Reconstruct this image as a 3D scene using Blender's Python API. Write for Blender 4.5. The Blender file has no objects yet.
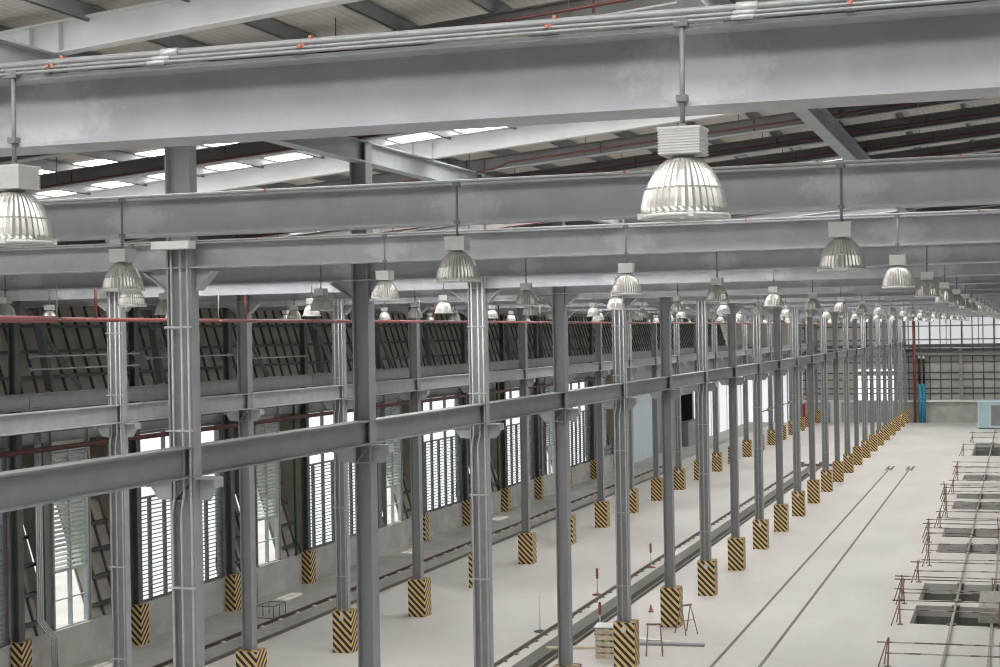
import bpy, math, random
from mathutils import Vector, Matrix
random.seed(7)
sc = bpy.context.scene
col = sc.collection
PI = math.pi

# ------------------------------------------------------------------ camera
F, YAW, PIT, ROL, CZ = 1595.14, .3145, .0003, -.0172, 9.14
fw = Vector((-math.sin(YAW), math.cos(YAW), 0)); rt = Vector((math.cos(YAW), math.sin(YAW), 0)); upv = Vector((0, 0, 1))
fw2 = fw*math.cos(PIT) + upv*math.sin(PIT); up2 = upv*math.cos(PIT) - fw*math.sin(PIT)
r3 = rt*math.cos(ROL) + up2*math.sin(ROL); u3 = up2*math.cos(ROL) - rt*math.sin(ROL)
cd = bpy.data.cameras.new('camera'); cam = bpy.data.objects.new('camera', cd); col.objects.link(cam)
m = Matrix((r3, u3, -fw2)).transposed().to_4x4(); m.translation = (0, 0, CZ)
cam.matrix_world = m
cd.sensor_width = 36; cd.lens = 36*F/1000; cd.clip_end = 600; cd.clip_start = .1
cd.shift_y = 0
sc.camera = cam

# ------------------------------------------------------------------ materials
def new_mat(name):
    mt = bpy.data.materials.new(name); mt.use_nodes = True
    nt = mt.node_tree; b = nt.nodes['Principled BSDF']
    return mt, nt, b

def mat(name, c, rough=.6, metal=0., var=.10, scale=3., bump=0., spec=.4, c2=None):
    mt, nt, b = new_mat(name)
    tc = nt.nodes.new('ShaderNodeTexCoord'); n = nt.nodes.new('ShaderNodeTexNoise')
    n.inputs['Scale'].default_value = scale; n.inputs['Detail'].default_value = 5; n.inputs['Roughness'].default_value = .6
    nt.links.new(tc.outputs['Object'], n.inputs['Vector'])
    r = nt.nodes.new('ShaderNodeValToRGB')
    lo = [max(0, v*(1-var)) for v in c]; hi = [min(1, v*(1+var)) for v in c] if c2 is None else c2
    r.color_ramp.elements[0].position = .35; r.color_ramp.elements[1].position = .68
    r.color_ramp.elements[0].color = (*lo, 1); r.color_ramp.elements[1].color = (*hi, 1)
    nt.links.new(n.outputs['Fac'], r.inputs['Fac']); nt.links.new(r.outputs['Color'], b.inputs['Base Color'])
    b.inputs['Roughness'].default_value = rough; b.inputs['Metallic'].default_value = metal
    b.inputs['Specular IOR Level'].default_value = spec
    if bump:
        bp = nt.nodes.new('ShaderNodeBump'); bp.inputs['Strength'].default_value = bump
        nt.links.new(n.outputs['Fac'], bp.inputs['Height']); nt.links.new(bp.outputs['Normal'], b.inputs['Normal'])
    return mt

M = {}
M['steel'] = mat('grey_steel_paint', (.27, .28, .288), .5, 0, .07, 2.2)
M['beam'] = mat('grey_beam_paint', (.40, .415, .44), .5, 0, .08, 3.5)
M['steel_light'] = mat('pale_steel_paint', (.39, .41, .425), .42, 0, .08, 3)
M['rafter_lit'] = mat('lit_tone_rafter_paint', (.74, .75, .755), .55, 0, .05, 2)
M['steel_dark'] = mat('dark_steel', (.10, .105, .11), .6, 0, .12, 2)
M['galv'] = mat('galvanised_conduit', (.52, .53, .53), .4, .2, .08, 8)
M['alu'] = mat('spun_aluminium', (.53, .52, .495), .36, .7, .05, 12)
M['alu_box'] = mat('aluminium_box', (.66, .66, .64), .45, .1, .05, 12)
M['lens'] = mat('lamp_lens', (.70, .71, .70), .2, 0, .03, 6)
M['white'] = mat('white_paint', (.80, .80, .78), .5, 0, .03, 6)
M['red'] = mat('red_pipe_paint', (.27, .085, .08), .45, 0, .12, 6)
M['darkred'] = mat('dark_red_pipe_paint', (.085, .028, .026), .5, 0, .15, 6)
M['green'] = mat('green_pipe_paint', (.02, .095, .045), .5, 0, .12, 6)
M['orange'] = mat('orange_clamp', (.50, .20, .14), .5, 0, .12, 20)
M['rust'] = mat('rusty_rod', (.30, .21, .17), .75, 0, .35, 8)
M['rail'] = mat('worn_rail_steel', (.17, .15, .135), .5, .3, .2, 5)
M['rail_red'] = mat('rust_red_rail', (.11, .07, .06), .6, .2, .25, 5)
M['conc'] = mat('dado_concrete', (.46, .45, .42), .85, 0, .16, 1.1, .08)
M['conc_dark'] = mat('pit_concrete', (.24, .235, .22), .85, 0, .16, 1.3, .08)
M['conc_block'] = mat('rough_concrete_block', (.36, .345, .31), .9, 0, .25, 9, .2)
M['timber'] = mat('pale_timber', (.62, .54, .42), .75, 0, .18, 7)
M['blue'] = mat('blue_pipe_paint', (.03, .30, .46), .4, 0, .08, 6)
M['black'] = mat('black_pipe_coat', (.02, .02, .022), .5, 0, .1, 6)
M['tank'] = mat('pale_blue_sheet', (.50, .64, .70), .5, 0, .05, 2)
M['door'] = mat('pale_blue_door_sheet', (.55, .64, .70), .5, 0, .05, 2)
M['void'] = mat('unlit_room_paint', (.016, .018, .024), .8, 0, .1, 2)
M['clad'] = mat('beige_cladding', (.36, .335, .295), .75, 0, .10, 2)
M['clad_far'] = mat('pale_cladding', (.50, .48, .44), .75, 0, .08, 1)
M['rafter_shade'] = mat('shade_tone_rafter_paint', (.15, .148, .145), .6, 0, .08, 2)
M['conduit'] = mat('dull_conduit', (.30, .31, .315), .4, .1, .1, 8)
M['tie_steel'] = mat('grey_tie_beam_paint', (.255, .265, .27), .5, 0, .07, 2.2)
M['rodgrey'] = mat('grey_lamp_rod', (.20, .205, .21), .45, .1, .1, 8)
M['floor_raw'] = mat('raw_concrete_strip', (.43, .42, .395), .75, 0, .14, .6)
M['steel_even'] = mat('column_steel_paint', (.33, .345, .355), .45, 0, .08, 3)
M['grey_wall'] = mat('grey_wall_sheet', (.27, .29, .31), .7, 0, .08, 1)
M['slat'] = mat('louvre_blade', (.46, .52, .50), .5, 0, .06, 5)
M['slat_dark'] = mat('dark_louvre_blade', (.22, .25, .24), .5, 0, .06, 5)
M['frame'] = mat('window_frame_paint', (.16, .18, .18), .5, 0, .08, 4)
M['frame_light'] = mat('pale_window_frame', (.42, .46, .48), .5, 0, .08, 4)
M['tray'] = mat('teal_grey_tray', (.10, .14, .15), .6, 0, .1, 4)
M['ground'] = mat('outside_concrete', (.55, .54, .52), .9, 0, .1, .5)
M['redcab'] = mat('red_cabinet', (.33, .02, .03), .45, 0, .06, 6)

def floor_mat():
    mt, nt, b = new_mat('polished_concrete_floor')
    tc = nt.nodes.new('ShaderNodeTexCoord')
    mp = nt.nodes.new('ShaderNodeMapping'); mp.inputs['Scale'].default_value = (1., .35, 1.)
    nt.links.new(tc.outputs['Object'], mp.inputs['Vector'])
    n1 = nt.nodes.new('ShaderNodeTexNoise'); n1.inputs['Scale'].default_value = .35; n1.inputs['Detail'].default_value = 7
    n2 = nt.nodes.new('ShaderNodeTexNoise'); n2.inputs['Scale'].default_value = 5.; n2.inputs['Detail'].default_value = 5
    for n in (n1, n2): nt.links.new(mp.outputs['Vector'], n.inputs['Vector'])
    a = nt.nodes.new('ShaderNodeMath'); a.operation = 'MULTIPLY'; a.inputs[1].default_value = .3
    nt.links.new(n2.outputs['Fac'], a.inputs[0])
    s = nt.nodes.new('ShaderNodeMath'); s.operation = 'ADD'
    nt.links.new(n1.outputs['Fac'], s.inputs[0]); nt.links.new(a.outputs[0], s.inputs[1])
    r = nt.nodes.new('ShaderNodeValToRGB')
    r.color_ramp.elements[0].position = .42; r.color_ramp.elements[1].position = .85
    r.color_ramp.elements[0].color = (.575, .555, .525, 1); r.color_ramp.elements[1].color = (.68, .66, .635, 1)
    nt.links.new(s.outputs[0], r.inputs['Fac']); nt.links.new(r.outputs['Color'], b.inputs['Base Color'])
    b.inputs['Roughness'].default_value = .5; b.inputs['Specular IOR Level'].default_value = .35
    return mt
M['floor'] = floor_mat()

def stripe_mat():
    mt, nt, b = new_mat('black_yellow_hazard_stripes')
    tc = nt.nodes.new('ShaderNodeTexCoord'); sx = nt.nodes.new('ShaderNodeSeparateXYZ')
    nt.links.new(tc.outputs['Object'], sx.inputs[0])
    def mth(op, a, bb):
        n = nt.nodes.new('ShaderNodeMath'); n.operation = op
        for i, v in enumerate((a, bb)):
            if isinstance(v, (int, float)): n.inputs[i].default_value = v
            else: nt.links.new(v, n.inputs[i])
        return n.outputs[0]
    v = mth('ADD', mth('SUBTRACT', sx.outputs[0], sx.outputs[1]), sx.outputs[2])
    fr = mth('FRACT', mth('MULTIPLY', v, 1/.215), 0)
    g = mth('GREATER_THAN', fr, .5)
    no = nt.nodes.new('ShaderNodeTexNoise'); no.inputs['Scale'].default_value = 7; no.inputs['Detail'].default_value = 5
    nt.links.new(tc.outputs['Object'], no.inputs['Vector'])
    mx = nt.nodes.new('ShaderNodeMix'); mx.data_type = 'RGBA'
    nt.links.new(g, mx.inputs['Factor'])
    mx.inputs['A'].default_value = (.018, .015, .013, 1); mx.inputs['B'].default_value = (.78, .57, .26, 1)
    m2 = nt.nodes.new('ShaderNodeMix'); m2.data_type = 'RGBA'; m2.blend_type = 'MULTIPLY'; m2.inputs['Factor'].default_value = .22
    nt.links.new(mx.outputs['Result'], m2.inputs['A']); nt.links.new(no.outputs['Fac'], m2.inputs['B'])
    nt.links.new(m2.outputs['Result'], b.inputs['Base Color']); b.inputs['Roughness'].default_value = .6
    return mt
M['stripe'] = stripe_mat()

def deck_mat():
    # insulation blanket held by a wire net
    mt, nt, b = new_mat('insulated_roof_deck')
    tc = nt.nodes.new('ShaderNodeTexCoord')
    mp = nt.nodes.new('ShaderNodeMapping'); mp.inputs['Scale'].default_value = (1, 1, 1)
    nt.links.new(tc.outputs['Object'], mp.inputs['Vector'])
    br = nt.nodes.new('ShaderNodeTexBrick'); br.offset = 0
    br.inputs['Scale'].default_value = 4.5; br.inputs['Mortar Size'].default_value = .02; br.inputs['Brick Width'].default_value = .5; br.inputs['Row Height'].default_value = .5
    br.inputs['Color1'].default_value = (.60, .565, .51, 1); br.inputs['Color2'].default_value = (.55, .52, .47, 1); br.inputs['Mortar'].default_value = (.78, .745, .69, 1)
    nt.links.new(mp.outputs['Vector'], br.inputs['Vector'])
    nt.links.new(br.outputs['Color'], b.inputs['Base Color']); b.inputs['Roughness'].default_value = .85
    return mt
M['deck'] = deck_mat()

def cross_mat():
    # grey paint with pale scuffed patches where the lamp hangers were fixed
    mt = M['beam'].copy(); mt.name = 'scuffed_cross_beam_paint'; nt = mt.node_tree; b = nt.nodes['Principled BSDF']
    old = b.inputs['Base Color'].links[0].from_socket
    tc = nt.nodes.new('ShaderNodeTexCoord'); sx = nt.nodes.new('ShaderNodeSeparateXYZ'); nt.links.new(tc.outputs['Object'], sx.inputs[0])
    def mth(op, a, bb=0.):
        n = nt.nodes.new('ShaderNodeMath'); n.operation = op
        for i, v in enumerate((a, bb)):
            if isinstance(v, (int, float)): n.inputs[i].default_value = v
            else: nt.links.new(v, n.inputs[i])
        return n.outputs[0]
    d = mth('PINGPONG', mth('ADD', sx.outputs[0], 1.27+3.13*8), 1.565)
    no = nt.nodes.new('ShaderNodeTexNoise'); no.inputs['Scale'].default_value = 6; no.inputs['Detail'].default_value = 8; no.inputs['Roughness'].default_value = .75
    nt.links.new(tc.outputs['Object'], no.inputs['Vector'])
    e = mth('ADD', mth('MULTIPLY', d, 1.5), mth('ABSOLUTE', mth('MULTIPLY', sx.outputs[2], 2.4)))
    v = mth('SUBTRACT', mth('MULTIPLY', no.outputs['Fac'], 1.5), e)
    r = nt.nodes.new('ShaderNodeValToRGB'); r.color_ramp.elements[0].position = .12; r.color_ramp.elements[1].position = .45
    r.color_ramp.elements[0].color = (0, 0, 0, 1); r.color_ramp.elements[1].color = (.55, .55, .55, 1); nt.links.new(v, r.inputs['Fac'])
    mx = nt.nodes.new('ShaderNodeMix'); mx.data_type = 'RGBA'; nt.links.new(r.outputs['Color'], mx.inputs['Factor'])
    nt.links.new(old, mx.inputs['A']); mx.inputs['B'].default_value = (.66, .67, .68, 1)
    nt.links.new(mx.outputs['Result'], b.inputs['Base Color'])
    return mt
M['cross'] = cross_mat()

def dash_mat():
    mt, nt, b = new_mat('banded_brown_rod')
    tc = nt.nodes.new('ShaderNodeTexCoord'); n = nt.nodes.new('ShaderNodeTexNoise'); n.inputs['Scale'].default_value = 1.7; n.inputs['Detail'].default_value = 3
    nt.links.new(tc.outputs['Object'], n.inputs['Vector'])
    r = nt.nodes.new('ShaderNodeValToRGB'); r.color_ramp.interpolation = 'LINEAR'
    r.color_ramp.elements[0].position = .47; r.color_ramp.elements[1].position = .53
    r.color_ramp.elements[0].color = (.15, .10, .085, 1); r.color_ramp.elements[1].color = (.50, .45, .42, 1)
    nt.links.new(n.outputs['Fac'], r.inputs['Fac']); nt.links.new(r.outputs['Color'], b.inputs['Base Color']); b.inputs['Roughness'].default_value = .7
    return mt
M['rod'] = dash_mat()

def emit(name, c, s, a=.8):
    mt, nt, b = new_mat(name)
    b.inputs['Base Color'].default_value = (a, a, a, 1); b.inputs['Roughness'].default_value = .6
    b.inputs['Emission Color'].default_value = (*c, 1); b.inputs['Emission Strength'].default_value = s
    return mt
SKY = 9.0
M['skylight'] = emit('daylit_translucent_roof_sheet', (1, .985, .96), SKY)
M['daylit'] = emit('daylit_translucent_wall_sheet', (.97, .98, 1), 1.25)
M['daylit_band'] = emit('daylit_band_sheet', (.97, .985, 1), .52, .35)
M['glow_back'] = emit('glowing_backing_sheet', (.97, .99, 1), .95, .5)
M['daylit_soft'] = emit('daylit_fogged_wall_sheet', (.92, .96, 1), .55)

def pane_mat():
    mt, nt, b = new_mat('milky_window_glass')
    b.inputs['Base Color'].default_value = (.92, .95, .96, 1); b.inputs['Roughness'].default_value = .15
    tr = nt.nodes.new('ShaderNodeBsdfTransparent'); mx = nt.nodes.new('ShaderNodeMixShader'); mx.inputs[0].default_value = .03
    out = nt.nodes['Material Output']
    nt.links.new(tr.outputs[0], mx.inputs[1]); nt.links.new(b.outputs[0], mx.inputs[2]); nt.links.new(mx.outputs[0], out.inputs['Surface'])
    return mt
M['pane'] = pane_mat()

# ------------------------------------------------------------------ mesh building
class MB:
    def __init__(s): s.v = []; s.f = []; s.sm = []
    def face(s, pts, smooth=False):
        n = len(s.v); s.v += [tuple(p) for p in pts]; s.f.append(tuple(range(n, n+len(pts)))); s.sm.append(smooth)
    def box(s, x0, x1, y0, y1, z0, z1):
        n = len(s.v)
        s.v += [(x, y, z) for z in (z0, z1) for y in (y0, y1) for x in (x0, x1)]
        for q in ((0, 2, 3, 1), (4, 5, 7, 6), (0, 1, 5, 4), (2, 6, 7, 3), (0, 4, 6, 2), (1, 3, 7, 5)):
            s.f.append(tuple(n+i for i in q)); s.sm.append(False)
        return s
    def bevbox(s, x0, x1, y0, y1, z0, z1, b):
        # a box with its vertical edges chamfered
        pts = [(x0+b, y0), (x1-b, y0), (x1, y0+b), (x1, y1-b), (x1-b, y1), (x0+b, y1), (x0, y1-b), (x0, y0+b)]
        return s.prism([Vector((x, y, z0)) for x, y in pts], Vector((0, 0, z1-z0)))
    def prism(s, base, ext):
        n = len(s.v); k = len(base)
        s.v += [tuple(p) for p in base] + [tuple(Vector(p)+ext) for p in base]
        s.f.append(tuple(n+i for i in reversed(range(k)))); s.sm.append(False)
        s.f.append(tuple(n+k+i for i in range(k))); s.sm.append(False)
        for i in range(k):
            j = (i+1) % k
            s.f.append((n+i, n+j, n+k+j, n+k+i)); s.sm.append(False)
        return s
    def bar(s, p0, p1, w, h, up=(0, 0, 1)):
        p0 = Vector(p0); p1 = Vector(p1); d = (p1-p0).normalized(); u = Vector(up)
        r = d.cross(u)
        if r.length < 1e-4: r = d.cross(Vector((0, 1, 0)))
        r.normalize(); u = r.cross(d)
        return s.prism([p0+r*a*w/2+u*b*h/2 for a, b in ((-1, -1), (1, -1), (1, 1), (-1, 1))], p1-p0)
    def ibeam(s, p0, p1, h, b, tf, tw, up=(0, 0, 1)):
        # rolled I section from p0 to p1; p on the section centre; up = direction of the depth h
        p0 = Vector(p0); p1 = Vector(p1); d = (p1-p0).normalized(); u = Vector(up); r = d.cross(u).normalized(); u = r.cross(d)
        o = [(-b/2, -h/2), (b/2, -h/2), (b/2, -h/2+tf), (tw/2, -h/2+tf), (tw/2, h/2-tf), (b/2, h/2-tf), (b/2, h/2), (-b/2, h/2), (-b/2, h/2-tf), (-tw/2, h/2-tf), (-tw/2, -h/2+tf), (-b/2, -h/2+tf)]
        n = len(s.v); k = 12
        A = [p0+r*x+u*y for x, y in o]; s.v += [tuple(p) for p in A] + [tuple(p+(p1-p0)) for p in A]
        for i in range(k):
            j = (i+1) % k
            s.f.append((n+i, n+j, n+k+j, n+k+i)); s.sm.append(False)
        for off, rev in ((0, True), (k, False)):
            for q in ((0, 1, 2, 3, 10, 11), (3, 4, 9, 10), (4, 5, 6, 7, 8, 9)):
                q = [n+off+i for i in q]
                s.f.append(tuple(reversed(q)) if rev else tuple(q)); s.sm.append(False)
        return s
    def tube(s, pts, r, n=8, cap=True):
        pts = [Vector(p) for p in pts]; rings = []
        up0 = None
        for i, p in enumerate(pts):
            a = pts[max(i-1, 0)]; b = pts[min(i+1, len(pts)-1)]; d = (b-a).normalized()
            u = up0 if up0 is not None else (Vector((0, 0, 1)) if abs(d.z) < .9 else Vector((0, 1, 0)))
            x = d.cross(u)
            if x.length < 1e-4: x = d.cross(Vector((1, 0, 0)))
            x.normalize(); y = x.cross(d).normalized(); up0 = y
            base = len(s.v); s.v += [tuple(p+x*(r*math.cos(2*PI*k/n))+y*(r*math.sin(2*PI*k/n))) for k in range(n)]
            rings.append(base)
        for a, b in zip(rings, rings[1:]):
            for k in range(n):
                j = (k+1) % n
                s.f.append((a+k, b+k, b+j, a+j)); s.sm.append(True)
        if cap:
            s.f.append(tuple(rings[0]+k for k in range(n))); s.sm.append(False)
            s.f.append(tuple(rings[-1]+k for k in reversed(range(n)))); s.sm.append(False)
        return s
    def lathe(s, prof, n=24, c=(0, 0, 0), flute=0, nf=None, close=False):
        # prof: list of (radius, z, flute depth 0..1)
        rings = []
        for q in prof:
            r, z = q[0], q[1]; fd = q[2] if len(q) > 2 else 0
            base = len(s.v); rings.append(base)
            for k in range(n):
                rr = r*(1 + flute*fd*(1 if k % 2 else -1))
                a = 2*PI*k/n
                s.v.append((c[0]+rr*math.cos(a), c[1]+rr*math.sin(a), c[2]+z))
        for a, b in zip(rings, rings[1:]):
            for k in range(n):
                j = (k+1) % n
                s.f.append((a+k, a+j, b+j, b+k)); s.sm.append(not flute)
        if close:
            s.f.append(tuple(rings[0]+k for k in reversed(range(n)))); s.sm.append(False)
            s.f.append(tuple(rings[-1]+k for k in range(n))); s.sm.append(False)
        return s
    def mesh(s, name, mt):
        me = bpy.data.meshes.new(name); me.from_pydata(s.v, [], s.f); me.update()
        me.polygons.foreach_set('use_smooth', s.sm)
        me.materials.append(M[mt] if isinstance(mt, str) else mt)
        return me
    def build(s, name, mt, parent=None, loc=None):
        return place(name, s.mesh(name, mt), parent, loc)

def place(name, me, parent=None, loc=None, rz=0):
    o = bpy.data.objects.new(name, me); col.objects.link(o)
    if parent is not None: o.parent = parent
    if loc is not None: o.location = loc
    if rz: o.rotation_euler.z = rz
    return o

def tag(o, label, cat, group=None, kind='thing'):
    o['label'] = label; o['category'] = cat
    if group: o['group'] = group
    o['kind'] = kind
    return o

def thing(name, label, cat, loc=(0, 0, 0), group=None, rz=0):
    o = bpy.data.objects.new(name, None); col.objects.link(o); o.location = loc; o.rotation_euler.z = rz
    o.empty_display_size = .2
    return tag(o, label, cat, group)

def struct(o, label=None, cat=None):
    o['kind'] = 'structure'
    if label: o['label'] = label
    if cat: o['category'] = cat
    return o

def dup(src, loc, label, group=None):
    r = src.copy(); col.objects.link(r); r.location = loc; r['label'] = label
    if group: r['group'] = group
    for ch in src.children:
        c = ch.copy(); col.objects.link(c); c.parent = r
        for g in ch.children:
            d = g.copy(); col.objects.link(d); d.parent = c
    return r

ONES = 'first second third fourth fifth sixth seventh eighth ninth tenth eleventh twelfth thirteenth fourteenth fifteenth sixteenth seventeenth eighteenth nineteenth'.split()
def nth(i):
    if i < 20: return ONES[i-1]
    t = {2: 'twenty', 3: 'thirty', 4: 'forty'}[i//10]
    return {2: 'twentieth', 3: 'thirtieth', 4: 'fortieth'}[i//10] if i % 10 == 0 else t+'-'+ONES[i % 10-1]

def Yk(k): return 18.66 + 6*k       # the grid line of column k
KMAX = 23
XA, XB, XC = -10.38, -18.74, -25.2
RAFT = lambda x: 13.32 + .09*x      # underside of the rafters
ROOF_X0, ROOF_X1 = -28.6, 9.8

# ------------------------------------------------------------------ floor, pits and sunken tracks
PITS = [(50.6, 54.0), (55.1, 58.7), (66.8, 69.6), (71.8, 74.9), (82.8, 86.1), (87.9, 90.3), (98.7, 101.8), (117.0, 130.0)]
PX0, PX1 = -3.35, 5.0
C0, C1 = -13.42, -12.66            # sunken channel of the centre track
L0, L1 = -22.78, -21.95            # sunken channel of the track along the wall
FY0, FY1 = -12., 157.5
fl = MB()
def slab(x0, x1, y0, y1): fl.box(x0, x1, y0, y1, -.35, 0)
slab(L1, C0, FY0, FY1); slab(C1, PX0, FY0, FY1); slab(PX1, 16, FY0, FY1)
slab(L0, L1, 106.5, FY1); slab(C0, C1, 107.0, FY1)
y = FY0
for a, b in PITS: slab(PX0, PX1, y, a); y = b
slab(PX0, PX1, y, FY1)
struct(fl.build('floor', 'floor'))
fl = MB(); slab(-25.6, L0, FY0, FY1); struct(fl.build('floor_wall_strip', 'floor_raw'))
g = MB(); g.box(-90, -25.6, -60, 220, -.5, -.05); g.box(16, 90, -60, 220, -.5, -.05); g.box(-25.6, 16, -60, FY0, -.5, -.05)
struct(g.build('ground', 'ground'))

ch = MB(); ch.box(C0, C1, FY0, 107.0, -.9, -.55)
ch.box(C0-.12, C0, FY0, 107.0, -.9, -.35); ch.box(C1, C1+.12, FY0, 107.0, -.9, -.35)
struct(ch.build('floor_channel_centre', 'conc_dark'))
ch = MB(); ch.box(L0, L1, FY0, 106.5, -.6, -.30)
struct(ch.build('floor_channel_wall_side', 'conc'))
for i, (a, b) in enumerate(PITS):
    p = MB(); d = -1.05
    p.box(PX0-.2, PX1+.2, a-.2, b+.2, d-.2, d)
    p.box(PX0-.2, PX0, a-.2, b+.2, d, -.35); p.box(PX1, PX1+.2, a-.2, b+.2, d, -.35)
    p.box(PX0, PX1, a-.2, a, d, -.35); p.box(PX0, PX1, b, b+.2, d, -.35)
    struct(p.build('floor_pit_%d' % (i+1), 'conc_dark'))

def rail_mesh(x, y0, y1, z, h=.09, head=.055):
    r = MB(); r.box(x-.06, x+.06, y0, y1, z, z+.018); r.box(x-.012, x+.012, y0, y1, z+.018, z+h-.035); r.box(x-head/2, x+head/2, y0, y1, z+h-.035, z+h)
    return r
def clips(x, side, y0, y1, z, step, mt, parent):
    c = MB(); y = y0
    while y < y1:
        c.box(min(x, x+side*.15), max(x, x+side*.15), y-.05, y+.05, z, z+.03); c.box(x+side*.09-.02, x+side*.09+.02, y-.02, y+.02, z+.03, z+.06); y += step
    o = c.build('rail_clips', mt, parent); o['kind'] = 'stuff'
def rail_thing(name, label, x, y0, y1, z, mt, clip=None):
    t = thing(name, label, 'rail', (0, 0, 0))
    rail_mesh(x, y0, y1, z).build('rail_bar', mt, t)
    if clip: clips(x, clip[0], y0+.3, y1, z, clip[1], clip[2], t)
    return t
rail_thing('track_rail', 'dark rail with clips along centre sunken track, on the edge facing the middle column row', -13.86, -8, 107, 0, 'rail', (1, 1.0, 'conc_dark'))
rail_thing('track_rail', 'slim dark rail along centre sunken track, on the edge facing the twin floor rails', -12.54, -8, 107, 0, 'rail')
rail_thing('track_rail', 'rust-red rail with pale clips on the sunken track beside the louvred wall', -22.98, -8, 106.5, 0, 'rail_red', (1, 1.3, 'white'))
rail_thing('track_rail', 'dark slim rail on the hall-side edge of the sunken track beside the louvred wall', -21.86, -8, 106.5, 0, 'rail')
# kerb that closes the centre track at its far end
k = MB(); k.box(-14.3, -10.9, 107.1, 107.35, 0, .16); k.box(-14.0, -13.7, 106.7, 107.1, 0, .3); k.box(-12.7, -12.4, 106.7, 107.1, 0, .3)
tag(k.build('track_stop', 'conc_dark'), 'low grey stop kerb closing the far end of the centre sunken track', 'kerb')

# twin rails let into the floor
for x, lab in ((-8.1, 'thin floor rail let into the concrete, the one of the pair beside the striped columns'), (-6.83, 'thin floor rail let into the concrete, the one of the pair nearer the pits')):
    t = thing('embedded_rail', lab, 'rail', (0, 0, 0))
    r = MB(); r.box(x-.022, x+.022, -8, 105.4, -.02, .012); r.build('rail_head', 'rail', t)
    r = MB(); r.box(x-.05, x-.024, -8, 105.4, -.02, .004); r.box(x+.024, x+.05, -8, 105.4, -.02, .004); r.build('groove_filler', 'conc_dark', t)
    r = MB(); r.box(x-.20, x-.09, 104.6, 107.8, 0, .012); r.box(x+.09, x+.22, 104.6, 107.8, 0, .012); r.box(x-.12, x+.12, 105.6, 106.0, 0, .02); r.build('end_switch', 'steel_dark', t)

# rails bridging the pits
for x, lab in ((-2.1, 'grey-brown rail running across all the pits, beside their open barrier ends'), (-.93, 'grey-brown rail running across all the pits, the one passing by the concrete block')):
    t = thing('bridge_rail', lab, 'rail', (0, 0, 0))
    r = MB(); r.box(x-.035, x+.035, 36, 146.8, .03, .10); r.build('rail_bar', 'conc_block', t)
    for a, b in PITS:
        for e, sg in ((a, 1), (b, -1)):
            c = MB(); c.box(x-.13, x+.13, min(e-sg*.12, e+sg*.2), max(e-sg*.12, e+sg*.2), 0, .03); c.box(x-.10, x+.10, min(e+sg*.01, e+sg*.2), max(e+sg*.01, e+sg*.2), -1.05, .0)
            c.build('rail_bearer', 'rail', t)

# rod barriers around the pits
def barrier(y0, n, label, hts=(.42, .78), x0=-3.62, x1=4.6, seed=0, extra=True):
    rr = random.Random(seed)
    t = thing('rod_barrier', label, 'barrier', (x0, y0, 0), 'rusty rod barriers around the pits')
    xs = [0, 2.9, 5.6, x1-x0]
    for i, px in enumerate(xs):
        p = MB(); h = .82 + rr.uniform(-.05, .12); lean = rr.uniform(-.05, .05)
        p.tube([(px, 0, 0), (px+lean, rr.uniform(-.05, .05), h)], .022, 6)
        p.box(px-.09, px+.09, -.09, .09, 0, .02)
        p.build('post', 'rust', t)
    for h in hts:
        h += rr.uniform(-.04, .04)
        p = MB(); p.tube([(-.05-rr.random()*.25, -.02, h+rr.uniform(-.05, .02)), (2.9, -.03, h+rr.uniform(-.02, .02)), (5.6, -.02, h), (x1-x0+.2, -.02, h+rr.uniform(-.03, .03))], .02, 6)
        p.build('rod', 'rod', t)
    if extra:
        p = MB(); p.tube([(0, 0, .75), (-.25, -.26, 0)], .018, 6); p.tube([(.02, 0, .8), (-.12, .26, .02)], .016, 6)
        p.build('brace', 'rust', t)
    return t
barrier(44.0, 0, 'rusty rod barrier standing on bare floor in front of all the pits', (.38, .68), -3.5, 4.6, 1)
for i, (a, b) in enumerate(PITS):
    barrier(a-.22, 0, 'rusty rod barrier on the near edge of the %s pit from the near end' % nth(i+1), x0=-3.62-.25*(i % 2), seed=10+i)
    barrier(b+.22, 0, 'rusty rod barrier on the far edge of the %s pit from the near end' % nth(i+1), x0=-3.55-.2*((i+1) % 2), seed=30+i)
barrier(63.0, 0, 'rusty rod barrier on bare floor between the second and third pits', (.3, .6), -3.4, 4.6, 77)
barrier(79.0, 0, 'rusty rod barrier on bare floor between the fourth and fifth pits', (.3, .6), -3.4, 4.6, 78)
blk = MB(); blk.bevbox(-1.32, .9, 50.65, 53.95, .1, .55, .05)
tag(blk.build('concrete_block', 'conc_block'), 'rough grey-brown concrete slab laid over the rails across the first pit', 'concrete block')

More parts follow.
